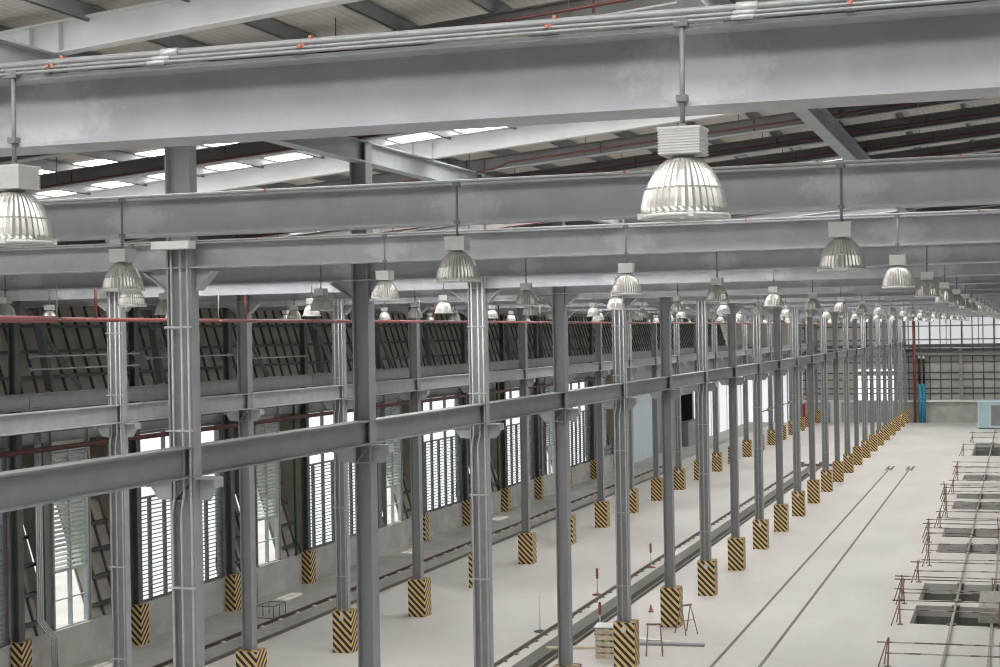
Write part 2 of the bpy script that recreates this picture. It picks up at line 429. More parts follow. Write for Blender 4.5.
# ------------------------------------------------------------------ columns
def shaft_mesh(z0, z1, w=.41, d=.29):
    s = MB(); s.ibeam((0, 0, z0), (0, 0, z1), w, d, .024, .016, up=(1, 0, 0))   # flanges face +-X, the web lies across the hall
    return s
def make_column(name, label, conduits, ztop, zplinth=1.21, mt='steel', corbel=True, haunch=True):
    t = thing(name, label, 'column')
    sh = shaft_mesh(0, ztop, .36, .20) if conduits else shaft_mesh(0, ztop, .29, .28)
    sh.build('shaft', 'steel_even' if conduits else mt, t, (-.04, -.05 if conduits else 0, 0))
    hw = .18 if conduits else .145; fb = .15 if conduits else .14
    p = MB(); p.bevbox(-.295, .295, -.295, .295, 0, zplinth, .012); p.build('plinth', 'stripe', t)
    if corbel:
        for sgn in (-1, 1):
            c = MB(); a = sgn*hw-.04; b = -.60 if sgn < 0 else .42
            c.prism([Vector((a, -.012, 7.31)), Vector((b, -.012, 7.31)), Vector((b, -.012, 7.22)), Vector((b-sgn*.13, -.012, 7.03)), Vector((a, -.012, 7.03))][::sgn], Vector((0, .024, 0)))
            c.box(min(a, b), max(a, b), -.12, .12, 7.31, 7.335); c.box(min(b, b-sgn*.018), max(b, b-sgn*.018), -.12, .12, 7.2, 7.31)
            c.build('corbel', 'steel_light', t)
        s = MB(); s.box(-.04-hw+.02, -.04+hw-.02, -fb+.01, -.06, 7.315, 7.335); s.box(-.04-hw+.02, -.04+hw-.02, -fb+.01, -.06, 7.02, 7.04)
        s.bar((-.04-hw+.03, -.095, 7.04), (-.04+hw-.03, -.095, 7.31), .07, .016, (0, 0, 1)); s.build('stiffener', mt, t)
    if haunch:
        for sgn in (-1, 1):
            k1 = -.58 if sgn < 0 else .40; k0 = sgn*hw-.04; h = MB(); h.prism([Vector((k0, -.012, 10.06)), Vector((k1, -.012, 10.06)), Vector((k1, -.012, 10.01)), Vector((k0+sgn*.08, -.012, 9.80)), Vector((k0, -.012, 9.80))][::sgn], Vector((0, .024, 0)))
            h.bar((k1+sgn*.02, 0, 10.03), (k0+sgn*.04, 0, 9.78), .2, .016, (0, 0, 1)); h.build('knee_plate', 'steel_light', t)
    if conduits:
        for i, px in enumerate((-.185, -.05, .10)):
            q = MB()
            top = 10.36
            dx = (.05, .05, 0)[i]; q.tube([(px, -.165, 1.23), (px, -.165, 6.85), (px+dx, -.175, 7.12), (px+dx, -.175, top)], .018, 6)
            q.build('conduit', 'galv', t)
        for zc in (2.2, 4.2, 5.9, 7.95, 9.3):
            q = MB(); q.box(-.235, .155, -.20, -.184, zc-.014, zc+.014); q.box(-.22, -.19, -.184, -.15, zc-.012, zc+.012); q.box(.11, .14, -.184, -.15, zc-.012, zc+.012); q.build('conduit_clamp', 'galv', t)
        q = MB(); q.bevbox(-.06, .06, -.34, -.296, .95, 1.08, .01); q.lathe([(.025, 0), (.025, .1)], 10, (0, -.32, 1.08), close=True); q.build('junction_box', 'alu_box', t)
        q = MB(); q.bevbox(-.29, .26, -.42, -.22, 10.31, 10.41, .01); q.build('pull_box', 'white', t)
    return t
colA_c = make_column('steel_column', '', True, 12.36)
colA_p = make_column('steel_column', '', False, 12.36)
first = {'c': True, 'p': True}
def put(proto, key, loc, label, group):
    if first.get(key, True):
        first[key] = False; proto.location = loc; proto['label'] = label; proto['group'] = group; return proto
    return dup(proto, loc, label, group)
for kk in range(0, KMAX+1):
    c = kk % 2 == 0
    lab = '%s steel column of the row beside the twin floor rails, %s' % (nth(kk+1), 'strapped with pale conduits' if c else 'plain web, no conduits')
    put(colA_c if c else colA_p, 'c' if c else 'p', (XA, Yk(kk), 0), lab, 'columns of the row beside the twin floor rails')
colB_c = make_column('steel_column', '', True, 11.60); colB_p = make_column('steel_column', '', False, 11.60)
for kk in range(1, KMAX+1):
    c = kk % 2 == 0
    lab = '%s steel column of the middle row between the sunken tracks, %s' % (nth(kk), 'strapped with conduits' if c else 'without conduits')
    put(colB_c if c else colB_p, 'bc' if c else 'bp', (XB, Yk(kk), 0), lab, 'columns of the middle row')
colC = thing('wall_column', '', 'column')
shaft_mesh(0, 10.9, .21, .25).build('shaft', 'steel_dark', colC, (-.06, 0, 0))  # shade of the wall side is put into the dark shaft colour
p = MB(); p.bevbox(-.18, .18, -.23, .23, 0, 1.21, .012); p.build('plinth', 'stripe', colC)
for kk in range(3, 15):
    lab = '%s shade-darkened steel column standing against the louvred wall, on a striped plinth' % nth(kk-2)
    put(colC, 'cc', (-25.285, Yk(kk)-.42, 0), lab, 'columns against the louvred wall')

# ------------------------------------------------------------------ beams along the rows
def seg_beam(name, x, z, h, b, label, group, mt, y0, y1, proto={}):
    key = (h, b, mt, round(y1-y0, 2))
    if key not in proto:
        me = MB(); me.ibeam((0, 0, 0), (0, y1-y0, 0), h, b, .022, .014); proto[key] = me.mesh(name, mt)
    o = place(name, proto[key], None, (x, y0, z)); return tag(o, label, 'beam', group)
for kk in range(-2, KMAX):
    seg_beam('tie_beam', XA, 7.54, .40, .26, ('mid-height grey beam of the twin-rail row, spanning bay %s from the near end' % nth(kk+3)), 'mid-height beams of the row beside the twin rails', 'tie_steel', Yk(kk)+.012, Yk(kk+1)-.012)
for kk in range(0, KMAX):
    seg_beam('tie_beam', XB, 7.54, .40, .26, ('mid-height grey beam of the middle column row, spanning its %s bay' % nth(kk+1)), 'mid-height beams of the middle row', 'steel_light', Yk(kk)+.012, Yk(kk+1)-.012)  # lighter paint stands in for the stronger light on this row
for kk in range(2, KMAX):
    seg_beam('tie_beam', XC, 7.54, .44, .24, ('dull grey beam along the louvred wall under the leaning panels, %s bay' % nth(kk-1)), 'beams along the louvred wall', 'steel', Yk(kk)+.012, Yk(kk+1)-.012)
# eave beams on top of the column rows, under the rafters
for kk in range(-2, 8):
    seg_beam('roof_beam', XA, 12.21, .36, .24, 'high lengthwise roof beam over the twin-rail column row, %s bay' % nth(kk+3), 'high roof beams over the twin-rail column row', 'steel_light', Yk(kk)+.005, Yk(kk+1)-.005)

# cross beams
for kk in range(-2, KMAX+1):
    i = kk+3
    b = MB(); b.ibeam((-25.4, 0, 0), (9, 0, 0), .335, .30, .018, .012)
    o = b.build('cross_beam', 'cross', None, (0, Yk(kk), 10.235))
    tag(o, '%s wide grey cross beam spanning the hall above the lamps, counting from the near end' % nth(i), 'beam', 'cross beams over the hall')

# ------------------------------------------------------------------ roof
ROOF_Y0, ROOF_Y1 = -12., 158.
strips = [1.7, 4.3, 13.5, 17.0, 25.8, 28.4, 39.4, 42.0, 51.4, 54., 63.4, 66., 75.4, 78., 87.4, 90., 99.4, 102., 111.4, 114., 123.4, 126., 135.4, 138., 147.4, 150.]
W = .7
dk = MB()
def deckquad(x0, x1, y0, y1, off=.50):
    a = RAFT(x0)+off; b = RAFT(x1)+off; t = .12
    dk.prism([Vector((x0, y0, a)), Vector((x1, y0, b)), Vector((x1, y0, b+t)), Vector((x0, y0, a+t))][::-1], Vector((0, y1-y0, 0)))
y = ROOF_Y0
SX0 = -19.6
def sx1(s): return 6.0 if s < 10 else -3.7
def spans(s): return [(SX0, 6.0)] if s < 10 else [(-5.6, 2.2)] if s == 17.0 else [(SX0, -3.7)] if s < 50 else [(SX0, -3.7), (2.6, 8.6)]  # short strip and right-hand strips are unseen, added to brighten beams and columns
for s in strips:
    deckquad(ROOF_X0, ROOF_X1, y, s-W)
    e = [ROOF_X0]+[v for sp in spans(s) for v in sp]+[ROOF_X1]
    for a, b in zip(e[::2], e[1::2]): deckquad(a, b, s-W, s+W)
    y = s+W
deckquad(ROOF_X0, ROOF_X1, y, ROOF_Y1)
struct(dk.build('ceiling', 'deck'))
nsky = 0
for i, s in enumerate(strips):
    for x0, x1 in spans(s):
        q = MB(); a = RAFT(x0)+.52; b = RAFT(x1)+.52; nsky += 1
        q.prism([Vector((x0, s-W, a)), Vector((x1, s-W, b)), Vector((x1, s-W, b+.02)), Vector((x0, s-W, a+.02))][::-1], Vector((0, 2*W, 0)))
        o = q.build('window_%d' % (50+nsky), 'skylight'); o['kind'] = 'structure'  # includes the unseen strips added as fill light

# rafters every 3 m; skylight and shade are put into a lit and a dark paint
RY = [15.66+3*i for i in range(-3, 47)]
for i, ry in enumerate(RY):
    if ry > 100 and i % 2: continue
    b = MB(); xa, xb = -27.2, 8.5; d = .18
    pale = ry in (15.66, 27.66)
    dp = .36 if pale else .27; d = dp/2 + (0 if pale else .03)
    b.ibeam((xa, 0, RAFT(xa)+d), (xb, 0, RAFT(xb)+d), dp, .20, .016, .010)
    o = b.build('rafter', 'rafter_lit' if pale else 'rafter_shade', None, (0, ry, 0))
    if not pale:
        q = MB(); q.prism([Vector((xa, -.102, RAFT(xa)+.024)), Vector((xb, -.102, RAFT(xb)+.024)), Vector((xb, -.102, RAFT(xb)+.047)), Vector((xa, -.102, RAFT(xa)+.047))], Vector((0, .204, 0))); q.build('lit_bottom_flange', 'beam', o)  # lighter flange colour stands in for light off the floor
    n = [r for r in RY if not (r > 100 and RY.index(r) % 2)].index(ry)+1
    tag(o, 'sloping steel rafter under the roof deck, %s rafter from the near end' % nth(n), 'rafter', 'sloping roof rafters')
    for x in (-10.62, -10.24, -3.45, -3.15) if 12 < ry < 40 else ():
        s = MB()
        for sg in (-1, 1):
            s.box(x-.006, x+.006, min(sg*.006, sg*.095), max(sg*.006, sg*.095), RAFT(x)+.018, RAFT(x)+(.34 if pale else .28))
        s.build('stiffener', 'rafter_lit' if pale else 'rafter_shade', o)
px = -26.4; i = 1
while px < 6:
    b = MB(); z = RAFT(px)+.305
    b.box(px-.006, px+.006, ROOF_Y0, ROOF_Y1-.6, z, z+.185); b.box(px-.04, px+.006, ROOF_Y0, ROOF_Y1-.6, z, z+.008); b.box(px-.006, px+.04, ROOF_Y0, ROOF_Y1-.6, z+.177, z+.185)
    o = b.build('purlin', 'steel'); tag(o, 'thin lengthwise roof purlin on top of the rafters, %s up from the louvred-wall eave' % nth(i), 'purlin', 'lengthwise roof purlins')
    px += 1.27; i += 1
b = MB(); b.ibeam((-3.3, -6, RAFT(-3.3)-.18), (-3.3, 157, RAFT(-3.3)-.18), .36, .26, .018, .012)
tag(b.build('roof_beam', 'beam'), 'long lengthwise roof beam under the rafters, over the pits side of the hall', 'beam')

# ------------------------------------------------------------------ sprinkler pipes
n = 0
for ry in (18.66, 24.66, 30.66, 33.66, 36.66, 39.66, 42.66):
    n += 1
    t = thing('sprinkler_pipe', 'dark red sprinkler pipe sloping along the roof, %s such pipe from the near end' % nth(n), 'pipe', (0, ry-.45, 0), 'dark red sprinkler pipes along the rafters')
    p = MB(); xs = [-24, -10.0, -9.6, -9.0, 7]
    p.tube([(-24, 0, RAFT(-24)-.0), (-9.9, 0, RAFT(-9.9)-.0), (-9.6, 0, RAFT(-9.6)+.09), (7, 0, RAFT(7)+.09)], .022, 8); p.build('pipe_run', 'darkred', t)
    for x in (-22, -19, -16, -13, -10.4, -8, -5, -2, 1):
        q = MB(); q.tube([(x, 0, RAFT(x)+.0), (x, 0, RAFT(x)+.58)], .008, 5); q.build('hanger', 'steel_dark', t)
        q = MB(); q.tube([(x+.3, 0, RAFT(x+.3)), (x+.3, 0, RAFT(x+.3)+.2)], .016, 6); q.build('sprinkler', 'darkred', t)
t = thing('fire_main', 'long straight red fire pipe hanging lengthwise below the cross beams', 'pipe', (-16.2, 0, 9.53))
p = MB(); p.tube([(0, 14, 0), (0, 24.4, 0)], .062, 12); p.tube([(0, 24.4, 0), (0, 24.6, 0), (0, 157, 0)], .04, 12); p.build('pipe_run', 'red', t)
y = 18.7-.25
while y < 157:
    q = MB(); q.tube([(0, y, .04), (0, y, .62)], .011, 6); q.lathe([(.07, -.012), (.07, .012)], 12, (0, y, 0)); q.build('hanger', 'galv', t); y += 6
y = 25.7
while y < 60:
    q = MB(); q.tube([(0, y, .03), (0, y, .62)], .03, 8); q.build('riser', 'red', t); y += 6
for q in t.children: pass
p = MB(); p.tube([(-24.75, 24, 6.27), (-24.75, 96, 6.27)], .075, 10)
tag(p.build('water_pipe', 'darkred'), 'dull red pipe running lengthwise under the beam of the louvred wall', 'pipe')
p = MB(); p.box(-25.05, -24.65, 24, 96, 6.72, 6.735); p.box(-25.05, -25.035, 24, 96, 6.72, 6.82); p.box(-24.665, -24.65, 24, 96, 6.72, 6.82)
tag(p.build('cable_tray', 'tray'), 'dark cable tray running above the dull red pipe along the louvred wall', 'cable tray')

# ------------------------------------------------------------------ conduits on the cross beams
for (yy, zz, r, lab, mt) in ((6.62, 10.478, .019, 'thickest galvanised conduit on top of the first cross beam', 'conduit'), (6.535, 10.440, .009, 'middle thin galvanised conduit on top of the first cross beam', 'conduit'), (6.49, 10.414, .008, 'lowest thin galvanised conduit along the front edge of the first cross beam', 'conduit')):
    t = thing('conduit_run', lab, 'conduit', (0, yy, zz), 'conduits on top of the first cross beam')
    p = MB(); p.tube([(-9, 0, 0), (8, 0, 0)], r, 10); p.build('conduit_pipe', mt, t)
    for x in (-3.75, -1.05, .6):
        q = MB(); q.tube([(x-.045-yy*.0, 0, 0), (x+.045, 0, 0)], r*1.3, 10); q.build('coupling', 'galv', t)
for j, x in enumerate((-4.33, -3.03, -1.88, -.62)):
    t = thing('strut_bracket', '%s small strut with orange-red clamps carrying conduits on the first cross beam, from louvred wall' % nth(j+1), 'bracket', (x, 6.6, 10.4), 'strut brackets on the first cross beam')
    q = MB(); q.box(-.016, .016, -.115, .06, .003, .03); q.build('strut', 'steel_dark', t)
    q = MB(); q.box(-.008, .008, .006, .034, .045, .108); q.box(-.008, .008, -.075, -.050, .03, .056); q.box(-.008, .008, -.118, -.098, .03, .044); q.build('clamp', 'orange', t)
for kk in range(-1, 7):
    yk = Yk(kk)
    t = thing('conduit_run', 'thin pale conduit lying along the top of the %s cross beam' % nth(kk+3), 'conduit', (0, yk-.11, 10.42), 'thin conduits on the cross beams')
    p = MB(); p.tube([(-24, 0, 0), (8, 0, 0)], .014, 8); p.build('conduit_pipe', 'galv', t)
    if kk < 2:
        for x in (-12.8, -9.3, -6.2, -3, -.4):
            q = MB(); q.box(x-.008, x+.008, -.02, .02, -.017, .022); q.build('clamp', 'orange', t)

# ------------------------------------------------------------------ high-bay lamps
LX = (-1.285, -4.425, -7.515, -11.11, -14.05, -17.30, -20.4)
def lamp_meshes(nf, nb):
    r = MB()
    prof = [(.030, .258, 0), (.048, .256, 0), (.070, .246, .3), (.098, .224, .7), (.121, .195, 1), (.140, .160, 1), (.153, .128, 1), (.154, .122, 0), (.159, .118, 1), (.169, .078, 1), (.176, .042, 1), (.178, .026, .3), (.178, .020, 0)]
    r.lathe(prof, nf, flute=.028)
    rim = MB(); rim.lathe([(.172, .018), (.183, .018), (.183, .003), (.166, .003), (.166, .012), (.172, .018)], nb)
    for a in range(4):
        an = a*PI/2+.4; rim.box(.18*math.cos(an)-.012, .18*math.cos(an)+.012, .18*math.sin(an)-.012, .18*math.sin(an)+.012, 0, .024)
    ln = MB(); ln.lathe([(.0, .006), (.167, .012)], nb)
    bx = MB(); bx.box(-.084, .084, -.074, .074, .262, .372)
    for i in range(9):
        z = .266+i*.0115; bx.box(-.088, .088, -.078, .078, z, z+.0065)
    bx.box(-.090, .090, -.080, .080, .366, .376); bx.lathe([(.045, .250), (.045, .262)], 12, close=True)
    rod = MB(); rod.tube([(0, 0, .372), (0, 0, .50), (.004, -.0, .80)], .011, 8)
    rod.box(-.022, .022, -.022, .022, .485, .512); rod.box(-.03, .03, -.015, .03, .795, .83); rod.lathe([(.016, .372), (.016, .395)], 8)
    return r.mesh('reflector', 'alu'), rim.mesh('rim', 'alu_box'), ln.mesh('lens', 'lens'), bx.mesh('ballast_box', 'alu_box'), rod.mesh('rod', 'rodgrey')
HI = lamp_meshes(72, 48); LO = lamp_meshes(36, 18)
NAMES = ('reflector', 'rim', 'lens', 'ballast_box', 'rod')
proto = {}
for kk in range(-2, KMAX):
    for j, x in enumerate(LX):
        if x < -20 and kk < 2: continue
        near = kk <= 2
        key = near
        lab = 'aluminium dome lamp on the %s cross beam, %s lamp out from the pits side' % (nth(kk+3), nth(j+1))
        loc = (x - (.02 if (kk, j) == (-2, 0) else .10 if (kk, j) == (-2, 1) else .08 if (kk, j) == (-1, 2) else 0), Yk(kk)-.163, 9.60 if kk == -2 else 9.577)
        if key not in proto:
            t = thing('high_bay_lamp', lab, 'lamp', loc, 'aluminium dome lamps under the cross beams')
            for nm, me in zip(NAMES, HI if near else LO): place(nm, me, t)
            proto[key] = t
        else:
            t = dup(proto[key], loc, lab)
        t.rotation_euler.z = random.uniform(-.12, .12) if near else random.uniform(-.6, .6)

# ------------------------------------------------------------------ louvred wall
WX = -25.62
CLAD = lambda z: -25.62 - .30*(z-1.1)
d = MB(); d.box(-25.80, -25.47, 12, 102.6, 0, 1.08); struct(d.build('wall_left', 'conc'))
d = MB(); d.box(-25.84, -25.45, 12, 102.6, 1.08, 1.12); struct(d.build('trim_1', 'conc'))
u = MB(); u.box(WX-.06, WX+.04, 12, 157, 6.35, 7.35); struct(u.build('wall_left_upper', 'grey_wall'))

def louvre(mb, x, y0, y1, z0, z1, pitch=.13, tilt=.085, open_=False):
    z = z0+.03
    while z < z1-.04:
        if open_: mb.prism([Vector((x+.04, y0, z+.02)), Vector((x+.04, y0, z+.056)), Vector((x-.04, y0, z+.036)), Vector((x-.04, y0, z))], Vector((0, y1-y0, 0)))
        else: mb.prism([Vector((x+.045, y0, z)), Vector((x+.045, y0, z+.012)), Vector((x-.045, y0, z+.012+tilt*.62)), Vector((x-.045, y0, z+tilt*.62))], Vector((0, y1-y0, 0)))
        z += pitch
nwin = 0
def window(y0, y1, z0, zs, z1, ncol, louvre_top, bright, ex=''):
    """a frame with louvre blades in one part and clear panes in the other"""
    global nwin
    nwin += 1
    t = bpy.data.objects.new('window_%d' % nwin, None); col.objects.link(t); struct(t); t.location = (WX, 0, 0)
    f = MB(); w = .05
    for y in (y0, y1): f.box(-.07, .07, y-w, y+w, z0, z1)
    for z in (z0, z1): f.box(-.07, .07, y0, y1, z-.035, z+.035)
    f.box(-.06, .06, y0, y1, zs-.03, zs+.03)
    for i in range(1, ncol):
        y = y0+(y1-y0)*i/ncol; f.box(-.055, .075, y-.024, y+.024, z0, z1 if louvre_top or i % 2 == 0 else zs)
    la, lb = (zs, z1) if louvre_top else (z0, zs)
    pa, pb = (z0, zs) if louvre_top else (zs, z1)
    f.box(-.04, .04, y0, y1, (pa+pb)/2-.015, (pa+pb)/2+.015)
    f.build('window_frame', 'frame_light' if louvre_top else 'frame', t)
    s = MB(); louvre(s, 0, y0+.03, y1-.03, la, lb, open_=not louvre_top); o = s.build('louvre_blades', 'slat' if louvre_top else 'slat_dark', t); o['kind'] = 'stuff'
    p = MB(); p.box(-.012, -.004, y0, y1, pa, pb); p.build('pane', 'pane', t)
    if not louvre_top:
        p = MB(); p.box(-.16, -.14, y0, y1, z0, z1); p.build('backing_sheet', 'glow_back', t)  # glowing sheet added behind the louvres in place of outside daylight
    return t
cl = MB(); gr = MB()
def cladding(y0, y1, z0, z1):
    a, b = CLAD(z0), CLAD(z1)
    cl.prism([Vector((a, y0, z0)), Vector((b, y0, z1)), Vector((b-.04, y0, z1)), Vector((a-.04, y0, z0))], Vector((0, y1-y0, 0)))
    y = y0+.02
    while y <= y1+1e-3:
        gr.prism([Vector((a+.07, y-.03, z0)), Vector((b+.07, y-.03, z1)), Vector((b, y-.03, z1)), Vector((a, y-.03, z0))], Vector((0, .06, 0))); y += .75
    z = z0+.35
    while z < z1:
        x = CLAD(z); gr.box(x-.02, x+.14, y0, y1, z-.045, z+.045); z += .75
for kk in range(2, 14):
    a, b = Yk(kk), Yk(kk+1)
    if kk % 2 == 0:   # wide louvre bay
        window(a-.12, b-.72, 1.12, 4.3, 6.3, 6, False, True)
    else:
        o = 1.55
        window(a+1.95-.4*(kk == 3), a+3.65-.4*(kk == 3), 1.12, 2.72, 6.1, 2, True, True)
        cladding(a+3.75-.4*(kk == 3), b-.25, 1.12, 7.0); cladding(a-.75, a+1.9-.4*(kk == 3), 1.12, 7.0)
for kk in range(3, 15):
    a = Yk(kk)-.36
    for yy in (a-.17, a+.12)+((a+.36+1.85-.4*(kk == 3), a+.36+3.70-.4*(kk == 3)) if kk % 2 else ()):
        cl.prism([Vector((-25.5, yy, 1.12)), Vector((CLAD(7.0), yy, 7.0)), Vector((-25.5, yy, 7.0))], Vector((0, .05, 0)))
cladding(12, 157, 7.0, 10.75)
struct(cl.build('wall_left_cladding', 'clad')); struct(gr.build('trim_2', 'steel_dark'))
# dark jambs between windows and columns
jb = MB()
for kk in range(2, 14):
    if kk % 2:
        a = Yk(kk)
        jb.box(WX-.06, WX+.04, a-.68, a-.10, 1.12, 6.35); jb.box(WX-.06, WX+.04, a+5.6, a+5.84, 1.12, 6.35)
        jb.box(WX-.05, WX+.05, a+1.35-.2, a+1.50, 1.12, 6.35); o = .4*(kk == 3); jb.box(WX-.05, WX+.05, a+3.68-o, a+3.86-o, 1.12, 6.35)
struct(jb.build('trim_3', 'frame'))
# green downpipes, braces, conduit drops
i = 0
for kk in (3, 5, 7, 9):
    i += 1; y = Yk(kk)+4.75
    p = MB(); p.tube([(-25.4, y, 1.12), (-25.4, y, 6.7)], .05, 8)
    tag(p.build('downpipe', 'green'), 'green downpipe on the louvred wall beside leaning panels, %s from the near end' % nth(i), 'pipe', 'green downpipes on the louvred wall')
i = 0
for kk in range(3, 13):
    i += 1; a = Yk(kk)
    p = MB(); p.bar((-25.55, a+.3, 10.2), (-25.55, a+3.0, 7.8), .10, .10); p.bar((-25.6, a+.9, 10.4), (-25.6, a+1.6, 7.8), .22, .16)
    tag(p.build('wall_brace', 'steel_dark'), 'dark diagonal brace in front of the leaning panels, %s bay from the near end' % nth(i), 'brace', 'dark braces before the leaning panels')
i = 0
for kk in (3, 5):
    i += 1
    t = thing('conduit_drop', 'grey conduit bundle down the louvred wall, kinked over its base, %s from near end' % nth(i), 'conduit', (0, Yk(kk)+.3, 0), 'conduit bundles on the louvred wall')
    for j in range(4):
        p = MB(); yo = j*.085
        p.tube([(-25.25, yo, 6.7), (-25.25, yo, 1.6), (-25.05, yo+.35, 1.05), (-25.05, yo+.35, 0)], .026, 7); p.build('conduit', 'galv', t)
p = MB(); p.bevbox(-25.35, -25.2, 40.75, 40.95, 1.5, 6.3, .01); p.prism([Vector((-25.35, 40.75, 1.5)), Vector((-25.2, 40.75, 1.5)), Vector((-25.15, 41.2, 1.0)), Vector((-25.3, 41.2, 1.0))], Vector((0, .2, 0)))
tag(p.build('cable_duct', 'alu_box'), 'pale upright cable duct beside the first narrow window of the louvred wall', 'duct')
# a light bracket lamp rail on the wall panels
for j, (y, w, z) in enumerate(((36.5, 5.6, 8.75), (36.5, 5.6, 8.40), (42.5, 5.6, 8.6), (48.5, 5.6, 8.45))):
    p = MB(); p.tube([(-25.08, y, z), (-25.08, y+w, z)], .028, 6)
    for yy in (y+.05, y+w-.35): p.box(-25.12, -25.04, yy, yy+.04, z-.06, z+.06)
    tag(p.build('guard_bar', 'steel_light'), 'pale bar fixed between wall columns before the leaning panels, %s from the near end' % nth(j+1), 'rail', 'pale bars before the leaning panels')

# ------------------------------------------------------------------ far part of the left wall: doorways and sliding doors
w = MB()
def wseg(y0, y1, z0, z1): w.box(-25.9, -25.6, y0, y1, z0, z1)
wseg(102.6, 106.6, 0, 6.35); wseg(114.2, 123.6, 0, 6.35); wseg(129.4, 157.3, 4.9, 6.35)
wseg(106.6, 114.2, 4.8, 6.35); wseg(123.6, 129.4, 4.0, 6.35)
struct(w.build('wall_left_far', 'grey_wall'))
w = MB(); w.box(-25.9, -25.6, 96.8, 102.6, 0, 1.7); struct(w.build('wall_left_low', 'grey_wall'))
def door(n, y0, y1, z1, mt, x=-25.55, z0=0.02, panels=3):
    t = bpy.data.objects.new('door_%d' % n, None); col.objects.link(t); struct(t); t.location = (x, 0, 0)
    p = MB(); p.box(-.06, -.01, y0, y1, z0, z1); p.build('door_leaf', mt, t)
    f = MB()
    for i in range(panels+1):
        y = y0+(y1-y0)*i/panels; f.box(-.03, .03, y-.05, y+.05, z0, z1)
    f.box(-.03, .04, y0, y1, z1-.1, z1+.05); f.build('door_frame', 'frame_light', t)
    return t
door(1, 106.6, 114.2, 4.75, 'door', panels=1)
door(2, 129.6, 157.0, 4.85, 'daylit_soft', panels=7)
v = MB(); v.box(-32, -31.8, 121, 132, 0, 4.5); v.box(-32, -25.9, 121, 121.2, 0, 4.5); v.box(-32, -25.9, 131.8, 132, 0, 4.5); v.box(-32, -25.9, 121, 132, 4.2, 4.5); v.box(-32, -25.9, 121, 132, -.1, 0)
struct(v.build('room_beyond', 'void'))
c = MB(); c.bevbox(-25.4, -24.9, 124.1, 129.0, 0, 1.9, .02); c.box(-25.45, -24.85, 124.0, 129.1, 1.9, 1.95)
tag(c.build('counter_cabinet', 'steel'), 'grey cabinet standing in front of the black doorway in the long wall', 'cabinet')

# ------------------------------------------------------------------ far end wall
FW = 157.6
w = MB()
def fseg(x0, x1, z0, z1): w.box(x0, x1, FW, FW+.2, z0, z1)
fseg(-20.2, -15.0, 1.95, 7.1); fseg(-15.0, -11.3, 4.5, 7.1); fseg(-11.3, 16, 1.95, 7.1); fseg(-25.9, -20.2, 5.0, 7.1); fseg(-28.6, 16, 10.0, 15.2); fseg(-28.6, -25.9, 0, 10)
fseg(-25.9, -11.0, 7.45, 10.0); struct(w.build('wall_far', 'clad_far'))
w = MB(); w.box(-20.2, 16, FW-.12, FW+.2, 0, 1.95); struct(w.build('wall_far_base', 'conc'))
w = MB(); w.box(-20.2, 9.6, FW-.42, FW-.12, 1.95, 2.15); struct(w.build('trim_4', 'white'))
gr = MB(); x = -19.9
while x < 9:
    gr.box(x-.045, x+.045, FW-.10, FW, 1.95, 10.2); x += .98
for z, h in ((2.75, .06), (3.25, .05), (4.1, .05), (4.75, .05), (5.75, .05), (6.35, .06), (6.9, .09), (7.9, .05), (9.2, .05)):
    gr.box(-20.2, 12, FW-.14, FW-.04, z-h, z+h)
gr.box(-25.7, 12, FW-.32, FW-.1, 7.12, 7.45)
struct(gr.build('trim_5', 'steel_dark'))
gb = MB(); gb.ibeam((-25.7, FW-.5, 6.55), (9.5, FW-.5, 6.55), .34, .3, .02, .014)
tag(gb.build('end_beam', 'steel'), 'grey horizontal beam along the far end wall, above the blue pipes', 'beam')
def fwin(n, x0, x1, z0, z1, nx, mt):
    t = bpy.data.objects.new('window_%d' % n, None); col.objects.link(t); struct(t); t.location = (0, FW, 0)
    p = MB(); p.box(x0, x1, .02, .06, z0, z1); p.build('pane', mt, t)
    f = MB()
    for i in range(nx+1):
        x = x0+(x1-x0)*i/nx; f.box(x-.05, x+.05, -.05, .05, z0, z1)
    f.box(x0, x1, -.05, .05, z0-.06, z0+.02); f.box(x0, x1, -.05, .05, z1-.02, z1+.06); f.build('window_frame', 'frame_light', t)
fwin(40, -15.0, -11.3, 2.15, 4.5, 1, 'daylit')
fwin(41, -11.0, 9.6, 7.45, 10.0, 14, 'daylit_band')
b = MB(); b.box(-15.0, -11.3, FW-.25, FW-.15, 4.95, 5.08)
tag(b.build('strip_light', 'daylit'), 'thin bright strip light above the white window of the far end wall', 'lamp')
t = bpy.data.objects.new('door_3', None); col.objects.link(t); struct(t); t.location = (0, FW, 0)
p = MB(); p.box(-25.8, -20.3, .02, .06, .0, 4.95); p.build('door_leaf', 'daylit_soft', t)
f = MB()
for x in (-25.8, -24.4, -23, -21.7, -20.3): f.box(x-.07, x+.07, -.05, .04, 0, 4.95)
f.box(-25.8, -20.3, -.05, .04, 4.85, 5.02); f.build('door_frame', 'frame_light', t)
p = MB(); p.bevbox(-15.0, -11.3, FW-.6, FW-.2, 0.02, 2.05, .03)
tag(p.build('wall_cabinet', 'steel'), 'long grey cabinet under the bright window of the far end wall', 'cabinet')
p = MB(); p.bevbox(-17.5, -16.5, FW-.9, FW-.2, 0.02, 2.0, .03); p.box(-17.4, -16.6, FW-.92, FW-.88, 2.0, 2.15)
tag(p.build('wall_cabinet', 'alu_box'), 'pale grey upright cabinet against the grid of the far end wall', 'cabinet')
p = MB(); p.tube([(-9.55, FW-.5, 0), (-9.55, FW-.5, 10.8)], .14, 10)
tag(p.build('riser_pipe', 'red'), 'tall red riser pipe on the far end wall beside the blue pipes', 'pipe')
